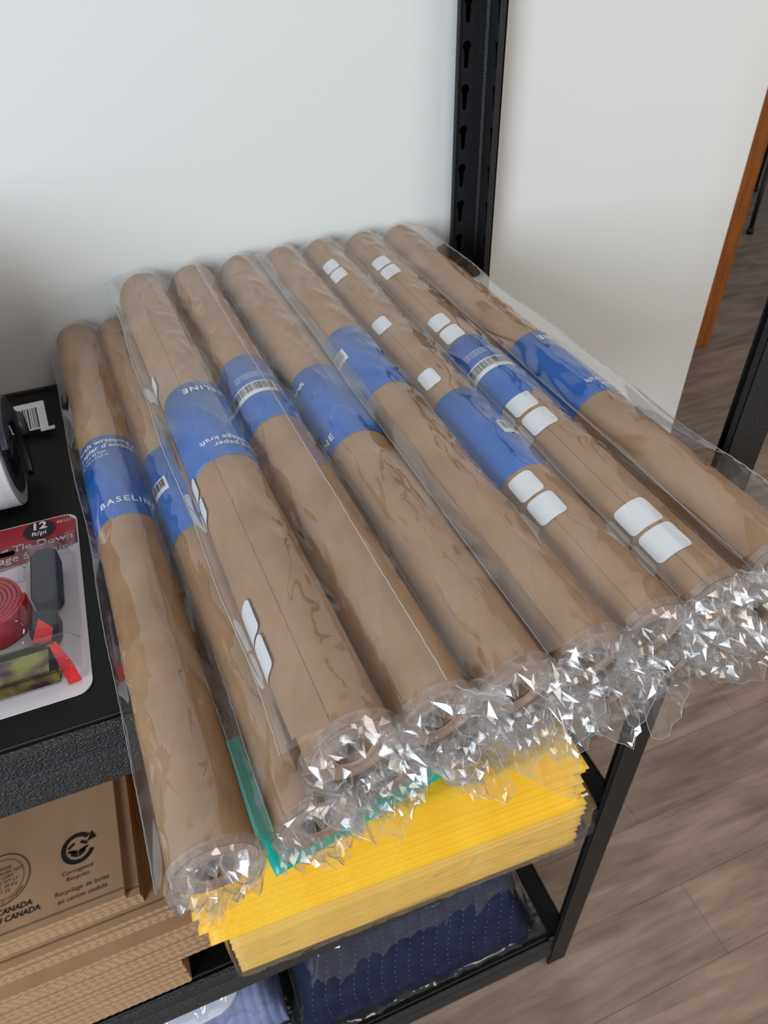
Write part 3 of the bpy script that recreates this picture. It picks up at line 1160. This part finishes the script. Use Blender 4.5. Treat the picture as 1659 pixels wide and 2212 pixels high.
# ------------------------------------------------------------------ yellow bubble mailers
def mailer_mesh(W, D, H, seed, droop=0.0, nu=44, nv=26):
    rng = random.Random(seed)
    pts = []
    for s in (1, -1):
        for j in range(nv):
            v = j / (nv - 1)
            for i in range(nu):
                u = i / (nu - 1)
                e = min(u, 1 - u) * W
                g = min(v, 1 - v) * D
                edge = min(1, e / 0.014) ** 0.5 * min(1, g / 0.012) ** 0.5
                n = 0.5 + 0.5 * noise.noise(Vector((u * 7 + seed, v * 6, seed * 2.3)))
                z = H / 2 + s * (0.0003 + (H / 2 - 0.0003) * edge * (0.72 + 0.28 * n))
                z += 0.0012 * noise.noise(Vector((u * 3.0, v * 2 + seed, 1.7))) * (1 - edge * 0.5)
                pts.append((W * u, D * v, z))
    mb = MB()
    n0 = nu * nv
    mb.grid(pts[:n0], nu, nv)
    q = len(mb.v)
    mb.grid(pts[n0:], nu, nv)
    mb.f[-(nu - 1) * (nv - 1):] = [tuple(reversed(f)) for f in mb.f[-(nu - 1) * (nv - 1):]]
    bd = list(range(nu)) + [nu * (j + 1) - 1 for j in range(1, nv)] + [nu * (nv - 1) + i for i in reversed(range(nu - 1))] + \
         [nu * j for j in reversed(range(1, nv - 1))]
    for a, b in zip(bd, bd[1:] + bd[:1]):
        mb.f.append((a, q + a, q + b, b))
    return mb


rng = random.Random(11)
protoM = []
for k in range(4):
    o = mailer_mesh(0.390, 0.28, 0.0062, 31 + k).build('bubble_mailer', M_YEL, None, smooth=True)
    protoM.append(o)
nM = 16
zb, zt = 0.5985, 0.688
for k in range(nM):
    o = protoM[k] if k < 4 else protoM[k % 4].copy()
    if k >= 4:
        COL.objects.link(o)
    h = (zt - zb) / nM
    f = k / (nM - 1)
    o.scale = (1.0 + rng.uniform(-.008, .008), 1, h / 0.0062 * 1.02)
    o.location = (-.480 + rng.uniform(-.004, .004) - .005 * f, -.004 + rng.uniform(-.0015, .0015) + 0.008 * f, zb + k * h)
    o.rotation_euler = (0, 0, rad(-2.2 + rng.uniform(-.8, .8) + .8 * f))
    tag(o, 'yellow bubble mailer in the loose fanned pile, %s under the top mailer' % place_of(k, nM), 'mailer envelope', 'loose yellow mailers')
# topmost of the pile: folded flap visible at its left end
o = protoM[2].copy()
COL.objects.link(o)
o.location = (-.487, .005, zt)
o.rotation_euler = (0, rad(0.3), rad(-1.0))
o.scale = (1, 1, 1.1)
tag(o, 'topmost yellow bubble mailer, its fold strip showing at the left end', 'mailer envelope')
mb = MB()
mb.box(0.004, 0.022, 0.003, 0.27, 0.0058, 0.0074)
mb.build('fold_strip', M_YEL, o, bevel=0.0004)

# lower pack: mailers wrapped together in clear film
protoP = mailer_mesh(0.384, 0.27, 0.0046, 77).build('packed_mailer', M_YEL2, None, smooth=True)
nP = 20
for k in range(nP):
    o = protoP if k == 0 else protoP.copy()
    if k:
        COL.objects.link(o)
    h = (0.5965 - Z2 - 0.0012) / nP
    o.scale = (1, 1, h / 0.0046 * 1.02)
    o.location = (-.464 + rng.uniform(-.0015, .0015), -.002 + rng.uniform(-.0012, .0012), Z2 + 0.001 + k * h)
    o.rotation_euler = (0, 0, rad(-2.0 + rng.uniform(-.2, .2)))
    tag(o, 'pale yellow mailer inside the clear-wrapped pack, %s' % place_of(k, nP), 'mailer envelope', 'packed pale mailers')
# pack film
mb = MB()
NU, NV = 70, 26
pts = []
prof = []
x0, x1, y0, y1, za, zc = -.468, -.073, -.006, .262, Z2 + .0004, .599
loop = []
for j in range(NV):
    f = j / (NV - 1)
    # section loop: bottom back -> bottom front -> up the front -> top back
    if f < 0.3:
        q = (y1 + (y0 - y1) * f / 0.3, za)
    elif f < 0.7:
        q = (y0, za + (zc - za) * (f - 0.3) / 0.4)
    else:
        q = (y0 + (y1 - y0) * (f - 0.7) / 0.3, zc)
    loop.append(q)
for (y, z) in loop:
    for i in range(NU):
        u = i / (NU - 1)
        n = noise.noise(Vector((u * 24, z * 40 + y * 8, 2.2)))
        n2 = noise.noise(Vector((u * 60, z * 90, 9.2)))
        x = x0 + (x1 - x0) * u
        yy = y - 0.014 * u + 0.004 * 0
        if y == y0:
            yy += -0.0015 - 0.0022 * abs(n) - 0.0008 * n2
        zz = max(z + (0.001 * n if z > 0.55 else 0), za)
        pts.append((x, yy, zz))
mb.grid(pts, NU, NV)
# crumpled ends
for (xe, sg) in ((x0, -1), (x1, 1)):
    n0 = len(mb.v)
    rr = random.Random(5 + sg)
    cen = []
    K = 18
    for lvl in range(4):
        for k in range(K):
            f = k / (K - 1)
            z = za + (zc - za) * f
            yb_ = y0 - 0.016 * (1 if sg > 0 else 0)
            cen.append((xe + sg * (0.0012 * lvl + rr.uniform(-.001, .001)) * (1 if lvl else 0),
                        yb_ + lvl * 0.012 * (1 if lvl else 0) + rr.uniform(-.002, .002), max(za, min(zc, z + rr.uniform(-.002, .002)))))
    mb.grid(cen, K, 4)
pf = mb.build('pack_film', M_WRAP, None, smooth=True)
tag(pf, 'wrinkled clear film wrapped round the lower pack of pale yellow mailers', 'plastic wrap')

# teal mailer
tm = mailer_mesh(0.335, 0.27, 0.010, 91).build('teal_mailer', M_TEAL, None, smooth=True)
tm.location = (-.407, -.010, zt + 0.0072)
tm.rotation_euler = (0, rad(0.4), rad(10.0))
tag(tm, 'teal bubble mailer lying on the yellow pile beneath the overhanging rolls', 'mailer envelope')

# ------------------------------------------------------------------ bottom shelf: quilted blankets
def quilt_block(name, W, D, H, loc, rz, m, label, stitch, seed, per=0.0205, amp=0.007, tilt=1.0):
    root = empty(name, label, 'blanket', loc)
    root.rotation_euler = (0, 0, rz)
    mb = MB()
    nu, nv = 110, 60
    pts = []

    def surf(u, s, lift=0.0):
        # s runs 0..1 from bottom front, up the rounded front, back over the top
        a = s * (H * 0.9 + D)
        if a < H * 0.9:
            th = a / (H * 0.9) * pi / 2
            y = 0.055 * (1 - sin(th)) ** 1.4 * 0.55
            z = H * (sin(th * 0.96) ** 0.9)
            y = 0.045 * (1 - cos(th)) ** 1.1
            ny, nz = -cos(th), sin(th)
        else:
            y = 0.045 + (a - H * 0.9)
            z = H * 0.995
            ny, nz = 0, 1
        e = min(u, 1 - u) * W
        edge = min(1, e / 0.03) ** 0.5
        z = z * (0.30 + 0.70 * edge)
        x = u * W
        ph = (x + amp * sin(2 * pi * a / 0.16)) / per
        b = abs(sin(pi * ph)) ** 0.6 * 0.0022
        b += 0.003 * noise.noise(Vector((x * 12 + seed, a * 12, 0)))
        return Vector((x, min(y + ny * b + ny * lift, D), max(0.001, z + nz * (b + lift))))
    for j in range(nv):
        for i in range(nu):
            pts.append(surf(i / (nu - 1), j / (nv - 1) * 0.98))
    mb.grid(pts, nu, nv)
    k = len(mb.v)
    mb.add([(0, 0.01, 0.0005), (W, 0.01, 0.0005), (W, D, 0.0005), (0, D, 0.0005)], [(0, 3, 2, 1)])
    mb.build('quilted_fabric', m, root, smooth=True)
    # stitched zigzag lines
    if stitch:
        q = 1.0
        idx = 0
        while q * per < W - 0.01:
            mb = MB()
            dash = []
            s = 0.02
            while s < 0.75:
                a = s * (H * 0.9 + D)
                x = q * per * 1.0 - amp * sin(2 * pi * a / 0.16)
                if 0.004 < x < W - 0.004:
                    ds = 0.0045
                    a2 = (s + ds * 0.75) * (H * 0.9 + D)
                    x2 = q * per - amp * sin(2 * pi * a2 / 0.16)
                    mb.tube([surf(x / W, s, 0.0006), surf(min(1, max(0, x2 / W)), s + ds * 0.75, 0.0006)], 0.0006, 4)
                s += 0.0075 / (H * 0.9 + D) * 1.25
            mb.build('stitching', M_STITCH, root)
            q += 1.0
    return root


quilt_block('moving_blanket', 0.355, 0.36, 0.150, (-.425, .034, Z3 + .001), rad(-1.5), M_NAVY,
            'folded navy quilted moving blanket on the bottom shelf under the yellow mailers', True, 1)
lv = quilt_block('quilted_pad', 0.175, 0.30, 0.075, (-.622, .062, Z3 + .001), rad(0), M_LAV,
                 'folded lavender quilted pad at the left of the bottom shelf', False, 2, per=0.014, amp=0.002)
mb = MB()
pts = []
for j in range(12):
    for i in range(24):
        a = 2 * pi * i / 24
        f = j / 11
        pts.append((-.560 + .066 * f * (abs(cos(a)) ** 0.6) * (1 if cos(a) > 0 else -1), .160 + .083 * f * (abs(sin(a)) ** 0.6) * (1 if sin(a) > 0 else -1),
                    Z3 + .0820 + .006 * (1 - f ** 4)))
mb.grid(pts, 24, 12, True)
tag(mb.build('paper_insert', mat('white_insert', rgb(226, 228, 240), 0.3), None, smooth=True),
    'white rounded insert sheet on top of the lavender quilted pad', 'insert card')


def bag(x0, x1, y0, y1, z0, H, label, seed, corners=True):
    mb = MB()
    NU, NV = 60, 40
    pts = []
    for j in range(NV):
        s = j / (NV - 1)
        for i in range(NU):
            u = i / (NU - 1)
            if s < 0.12:      # flat front skirt
                f = s / 0.12
                y = y0 - 0.020 * (1 - f) + 0.0
                z = z0 + 0.0006
            else:
                f = (s - 0.12) / 0.88
                th = min(1, f / 0.42) * pi / 2
                y = y0 + 0.04 * (1 - cos(th)) + max(0, f - 0.42) / 0.58 * (y1 - y0 - 0.04)
                z = z0 + H * sin(th) ** 0.8 + 0.0006
            e = min(u, 1 - u)
            edge = min(1, max(0, (e - 0.035)) / 0.10) ** 0.6
            z = z0 + (z - z0) * edge + 0.0006
            r = 1 - abs(noise.noise(Vector((u * 9 + seed, s * 7, 0.3)))) * 2.4
            r2 = 1 - abs(noise.noise(Vector((u * 20 + seed, s * 16, 4.3)))) * 2.4
            d = 0.006 * max(0, r) ** 3 + 0.002 * max(0, r2) ** 2
            z += d * (0.2 + edge) * (0 if s < 0.01 else 1)
            y -= d * 0.6 * (1 if s < 0.6 else 0)
            x = x0 + (x1 - x0) * u
            pts.append((x, y, z))
    mb.grid(pts, NU, NV)
    o = mb.build('clear_bag', M_BAG, None, smooth=True)
    tag(o, label, 'plastic bag')
    return o


bag(-.445, -.036, .040, .40, Z3, .168, 'clear plastic bag round the navy blanket, its flat corner by the rack leg', 3)
bag(-.640, -.440, .070, .38, Z3, .096, 'clear plastic bag round the lavender pad at bottom left', 8)

# ------------------------------------------------------------------ blister pack
bp = empty('blister_pack', 'ratchet tie-down blister pack with red header lying flat left of the rolls', 'blister pack', (-.484, .036, Z1 - .0006))


def rrect(mb, x0, x1, y0, y1, z0, z1, r, n=6):
    pts = []
    for (cx_, cy_, a0) in ((x1 - r, y1 - r, 0), (x0 + r, y1 - r, 90), (x0 + r, y0 + r, 180), (x1 - r, y0 + r, 270)):
        for k in range(n + 1):
            a = rad(a0 + 90 * k / n)
            pts.append((cx_ + r * cos(a), cy_ + r * sin(a)))
    N = len(pts)
    v = [(x, y, z0) for x, y in pts] + [(x, y, z1) for x, y in pts]
    f = [tuple(reversed(range(N))), tuple(range(N, 2 * N))] + [(i, (i + 1) % N, N + (i + 1) % N, N + i) for i in range(N)]
    mb.add(v, f)


BW, BH = -0.150, 0.193
mb = MB()
rrect(mb, BW, 0, 0, BH, 0.0006, 0.0016, 0.010)
mb.build('backing_card', M_CARD, bp)
mb = MB()
# red header with a sweeping lower edge
n = 24
up_, lo_ = [], []
for k in range(n + 1):
    x = BW + 0.001 + (-BW - 0.002) * k / n
    yt = BH - 0.001
    xr = -0.001 - x
    if xr < 0.009:
        yt = BH - 0.010 + sqrt(max(0, 0.009 ** 2 - (0.009 - xr) ** 2))
    up_.append((x, yt, 0.00175))
    lo_.append((x, BH - 0.026, 0.00175))
mb.grid(lo_ + up_, n + 1, 2)
hd = mb.build('card_header', M_RED, bp)
hd['label'] = 'red printed header'
mb = MB()
lo2 = [(p[0], BH - 0.060 + 0.020 * ((p[0] - BW) / -BW) ** 2.2, 0.00175) for p in lo_]
mb.grid(lo2 + lo_, n + 1, 2)
hd2 = mb.build('title_strip', M_DRED, bp)
hd2['label'] = 'dark red strip with the product name'
mb = MB()
flat_text(mb, 'Ratcheting Tie Down', .0112, (-.004, BH - .0330, .0020), X, Y, align='RIGHT', bold=0.012)
flat_text(mb, 'Arrimage \u00e0 cliquet', .0112, (-.004, BH - .0445, .0020), X, Y, align='RIGHT', bold=0.012)
flat_text(mb, '99127', .0048, (-.004, BH - .0100, .0020), X, Y, align='RIGHT')
mb.build('lettering', mat('pale_ink', rgb(222, 205, 208), 0.5), hd2)
mb = MB()
mb.add([(-.0295 + .0125 * cos(2 * pi * k / 40), BH - .0130 + .0115 * sin(2 * pi * k / 40), .0022) for k in range(40)], [tuple(range(40))])
dot = mb.build('length_disc', M_BLACKINK, hd)
mb = MB()
flat_text(mb, '12', .0125, (-.0295, BH - .0122, .0026), X, Y, align='CENTER', bold=0.03)
flat_text(mb, 'ft/pi', .0072, (-.0295, BH - .0198, .0026), X, Y, align='CENTER', bold=0.01)
mb.build('disc_lettering', mat('pale_ink', rgb(222, 205, 208), 0.5), bp)
mb = MB()
rrect(mb, -.066, -.048, BH - .0360, BH - .0310, .0020, .0023, .0024)
mb.build('hang_slot', M_DARK, bp)
# coiled red webbing
mb = MB()
turns, ppt = 7, 40
sec = []
rw = []
for k in range(turns * ppt + 1):
    a = 2 * pi * k / ppt
    r_ = 0.006 + 0.0031 * k / ppt
    rw.append((r_, a))
pts = []
for z in (0.004, 0.0245):
    for (r_, a) in rw:
        pts.append((-.062 + r_ * cos(a), .084 + r_ * sin(a), z))
mb.grid(pts, len(rw), 2)
so = mb.build('webbing_coil', M_STRAP, bp, smooth=False)
md = so.modifiers.new('thick', 'SOLIDIFY')
md.thickness = 0.0019
md.offset = 0
# handle
mb = MB()
rrect(mb, -.0315, -.0120, .074, .132, .006, .022, .0085, 8)
mb.build('ratchet_handle', M_NVPL, bp, bevel=0.003, segs=3)
mb = MB()
rrect(mb, -.034, -.015, .044, .070, .004, .019, .007, 8)
mb.build('ratchet_spool', M_NVPL, bp, bevel=0.003)
mb = MB()
mb.add([(-.029, .038, .019), (-.017, .036, .017), (-.010, .022, .010), (-.006, .010, .003), (-.014, .009, .003), (-.017, .018, .010), (-.021, .034, .016), (-.031, .040, .019), (-.0265, .058, .021), (-.018, .048, .019)],
       [(0, 1, 6, 7), (1, 2, 5, 6), (2, 3, 4, 5), (7, 6, 9, 8)])
so = mb.build('strap_tail', mat('red_flat_webbing', rgb(205, 24, 34), 0.6, bump=0.4, bscale=1300), bp)
md = so.modifiers.new('thick', 'SOLIDIFY')
md.thickness = 0.0016
# folded zinc-yellow frame (channel section)
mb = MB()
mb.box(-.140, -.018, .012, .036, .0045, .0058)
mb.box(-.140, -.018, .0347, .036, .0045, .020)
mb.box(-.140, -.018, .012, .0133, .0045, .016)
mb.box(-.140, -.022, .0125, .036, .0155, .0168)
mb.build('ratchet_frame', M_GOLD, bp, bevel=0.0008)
# transparent blister shell
mb = MB()
NU, NV = 60, 70
pts = []
for j in range(NV):
    for i in range(NU):
        x = -.146 + (.143) * i / (NU - 1)
        y = .010 + (BH - .034) * j / (NV - 1)

        def dome(x0, x1, y0, y1, h, w=0.004):
            dx = min(x - x0, x1 - x)
            dy = min(y - y0, y1 - y)
            d = min(dx, dy)
            return h * max(0, min(1, (d + w) / (2 * w))) ** 0.7
        z = .0020 + max(dome(-.092, -.0335, .052, .117, .0255), dome(-.0355, -.0085, .038, .137, .0235),
                        dome(-.146, -.0045, .009, .040, .0225), dome(-.125, -.0045, .009, .060, .006))
        pts.append((x, y, z))
mb.grid(pts, NU, NV)
mb.build('blister_shell', film_mat('blister_plastic', 0.03, 0.06, 0.7, tint=(0.97, 0.97, 0.985), bump=0.0, f0=0.04), bp, smooth=True)

# ------------------------------------------------------------------ tape dispenser
td = empty('tape_dispenser', 'charcoal hand tape dispenser loaded with clear tape, cut by the left edge', 'tape dispenser', (-.5320, .2790, Z1 - .0005))
td.scale = (.85, .85, .85)
mb = MB()
N = 48
rt, rin = 0.049, 0.036
prof = [(rin, -.024), (rt - .001, -.024), (rt, -.023), (rt, .023), (rt - .001, .024), (rin, .024)]
tilt = 0.0
pts = []
for (r_, x) in prof:
    for k in range(N):
        a = 2 * pi * k / N
        pts.append((x - .012, -.010 + r_ * cos(a), .0505 + r_ * sin(a)))
mb.grid(pts, N, len(prof), True)
n0 = len(mb.v)
mb.f += [((len(prof) - 1) * N + k, (len(prof) - 1) * N + (k + 1) % N, (k + 1) % N, k) for k in range(N)]
mb.build('tape_roll', M_TAPE, td, smooth=False)
mb = MB()
pts = [(x - .012, -.010 + r_ * cos(2 * pi * k / N), .0505 + r_ * sin(2 * pi * k / N)) for (r_, x) in ((rin - .0002, -.026), (rin - .0002, .026), (rin - .012, .026), (rin - .012, -.026)) for k in range(N)]
mb.grid(pts, N, 4, True)
mb.build('hub', M_GREYPL, td)
# curved side plate with an oval opening, plus the arm reaching back over the roll
mb = MB()
NA = 36
outer, inner = [], []
for k in range(NA + 1):
    a = rad(-62 + 205 * k / NA)
    f = k / NA
    ro_ = 0.050 + 0.010 * sin(pi * min(1, f * 1.3))
    w = 0.010 + 0.016 * sin(pi * f) ** 0.8
    outer.append((-.010 + ro_ * cos(a), .0515 + ro_ * sin(a)))
    inner.append((-.010 + (ro_ - w) * cos(a), .0515 + (ro_ - w) * sin(a)))
v = []
for x in (.0155, .0215):
    v += [(x, y, max(z, .0010)) for y, z in outer] + [(x, y, max(z, .0010)) for y, z in inner]
n = NA + 1
f = []
for k in range(NA):
    f += [(k, k + 1, n + k + 1, n + k), (2 * n + k + 1, 2 * n + k, 3 * n + k, 3 * n + k + 1),
          (k + 1, k, 2 * n + k, 2 * n + k + 1), (n + k, n + k + 1, 3 * n + k + 1, 3 * n + k)]
f += [(0, n, 3 * n, 2 * n), (NA, 2 * n + NA, 3 * n + NA, n + NA)]
mb.add(v, f)
mb.build('side_plate', M_GREYPL, td, bevel=0.0015)
mb = MB()
mb.tube([(-.09, .060, .058), (-.04, .063, .062), (.006, .060, .062), (.020, .050, .056), (.024, .030, .046)], [.0055, .006, .007, .0075, .006], 10)
mb.tube([(-.09, .048, .046), (-.03, .050, .046), (.004, .052, .046)], .005, 8)
mb.build('frame_arm', M_GREYPL, td, smooth=True)
mb = MB()
rrect(mb, .0095, .0180, -.030, .000, .040, .062, .004)
mb.build('tension_knob', M_NVPL, td, bevel=0.0015)
# price tag with barcode behind it
tg = empty('barcode_tag', 'white barcode tag sticking up behind the tape dispenser', 'tag', (-.521, .378, Z1 + .0095))
tg.rotation_euler = (rad(14), 0, rad(2))
mb = MB()
mb.box(-.0195, .0205, -.012, .026, 0, .0004)
mb.box(.0130, .0260, -.016, -.0115, 0, .0004)
mb.build('tag_card', M_TAB, tg)
mb = MB()
rr = random.Random(3)
x = -.0150
while x < .0140:
    w = rr.choice((.0005, .0005, .0009, .0014))
    mb.box(x, x + w, -.010, .018, .0004, .0006)
    x += w + rr.choice((.0005, .0007, .0012))
mb.build('bars', M_BLACKINK, tg)

# ------------------------------------------------------------------ chair far off on the right
ch = empty('folding_chair', 'black metal chair far off on the floor at the right edge', 'chair', (2.95, 2.75, 0))
for (sx, sy) in ((-1, -1), (1, -1), (-1, 1), (1, 1)):
    mb = MB()
    mb.tube([(sx * .27, sy * .27, .012), (sx * .17, sy * .17, .44)], .012, 10)
    mb.tube([(sx * .27, sy * .27, 0.0), (sx * .268, sy * .268, .03)], .018, 10)
    mb.build('leg', M_CHAIR, ch, smooth=True)
mb = MB()
rrect(mb, -.21, .21, -.21, .21, .44, .48, .05)
mb.build('seat', M_CHAIR, ch, bevel=.01)
mb = MB()
pts = []
for j in range(8):
    for i in range(12):
        u = i / 11 - .5
        pts.append((u * .40, .20 + .05 * j / 7 - .15 * (0.25 - u * u) * -0.6, .62 + .26 * j / 7))
mb.grid(pts, 12, 8)
bk = mb.build('backrest', M_CHAIR, ch, smooth=True)
md = bk.modifiers.new('thick', 'SOLIDIFY')
md.thickness = .014
mb = MB()
for s in (-1, 1):
    mb.tube([(s * .18, .17, .46), (s * .18, .22, .66)], .010, 8)
mb.build('back_frame', M_CHAIR, ch, smooth=True)

# ------------------------------------------------------------------ unseen carton added on the top shelf to shade the lower-left wall
ct = empty('shade_carton', 'unseen brown carton added left of the tape dispenser to shade the wall', 'cardboard box', (-.79, .30, Z1 - .0008))
mb = MB()
mb.box(-.15, .15, -.13, .155, 0, .205)
mb.build('carton_body', M_BOX, ct, bevel=.002)
for (y0, y1) in ((-.130, .0120), (.0130, .155)):
    mb = MB()
    mb.box(-.15, .15, y0, y1, .2052, .2085)
    mb.build('flap', M_BOX, ct, bevel=.0006)
mb = MB()
mb.box(-.1515, .1515, -.012, .037, .2087, .2090)
mb.build('packing_tape', M_TAPE, ct)
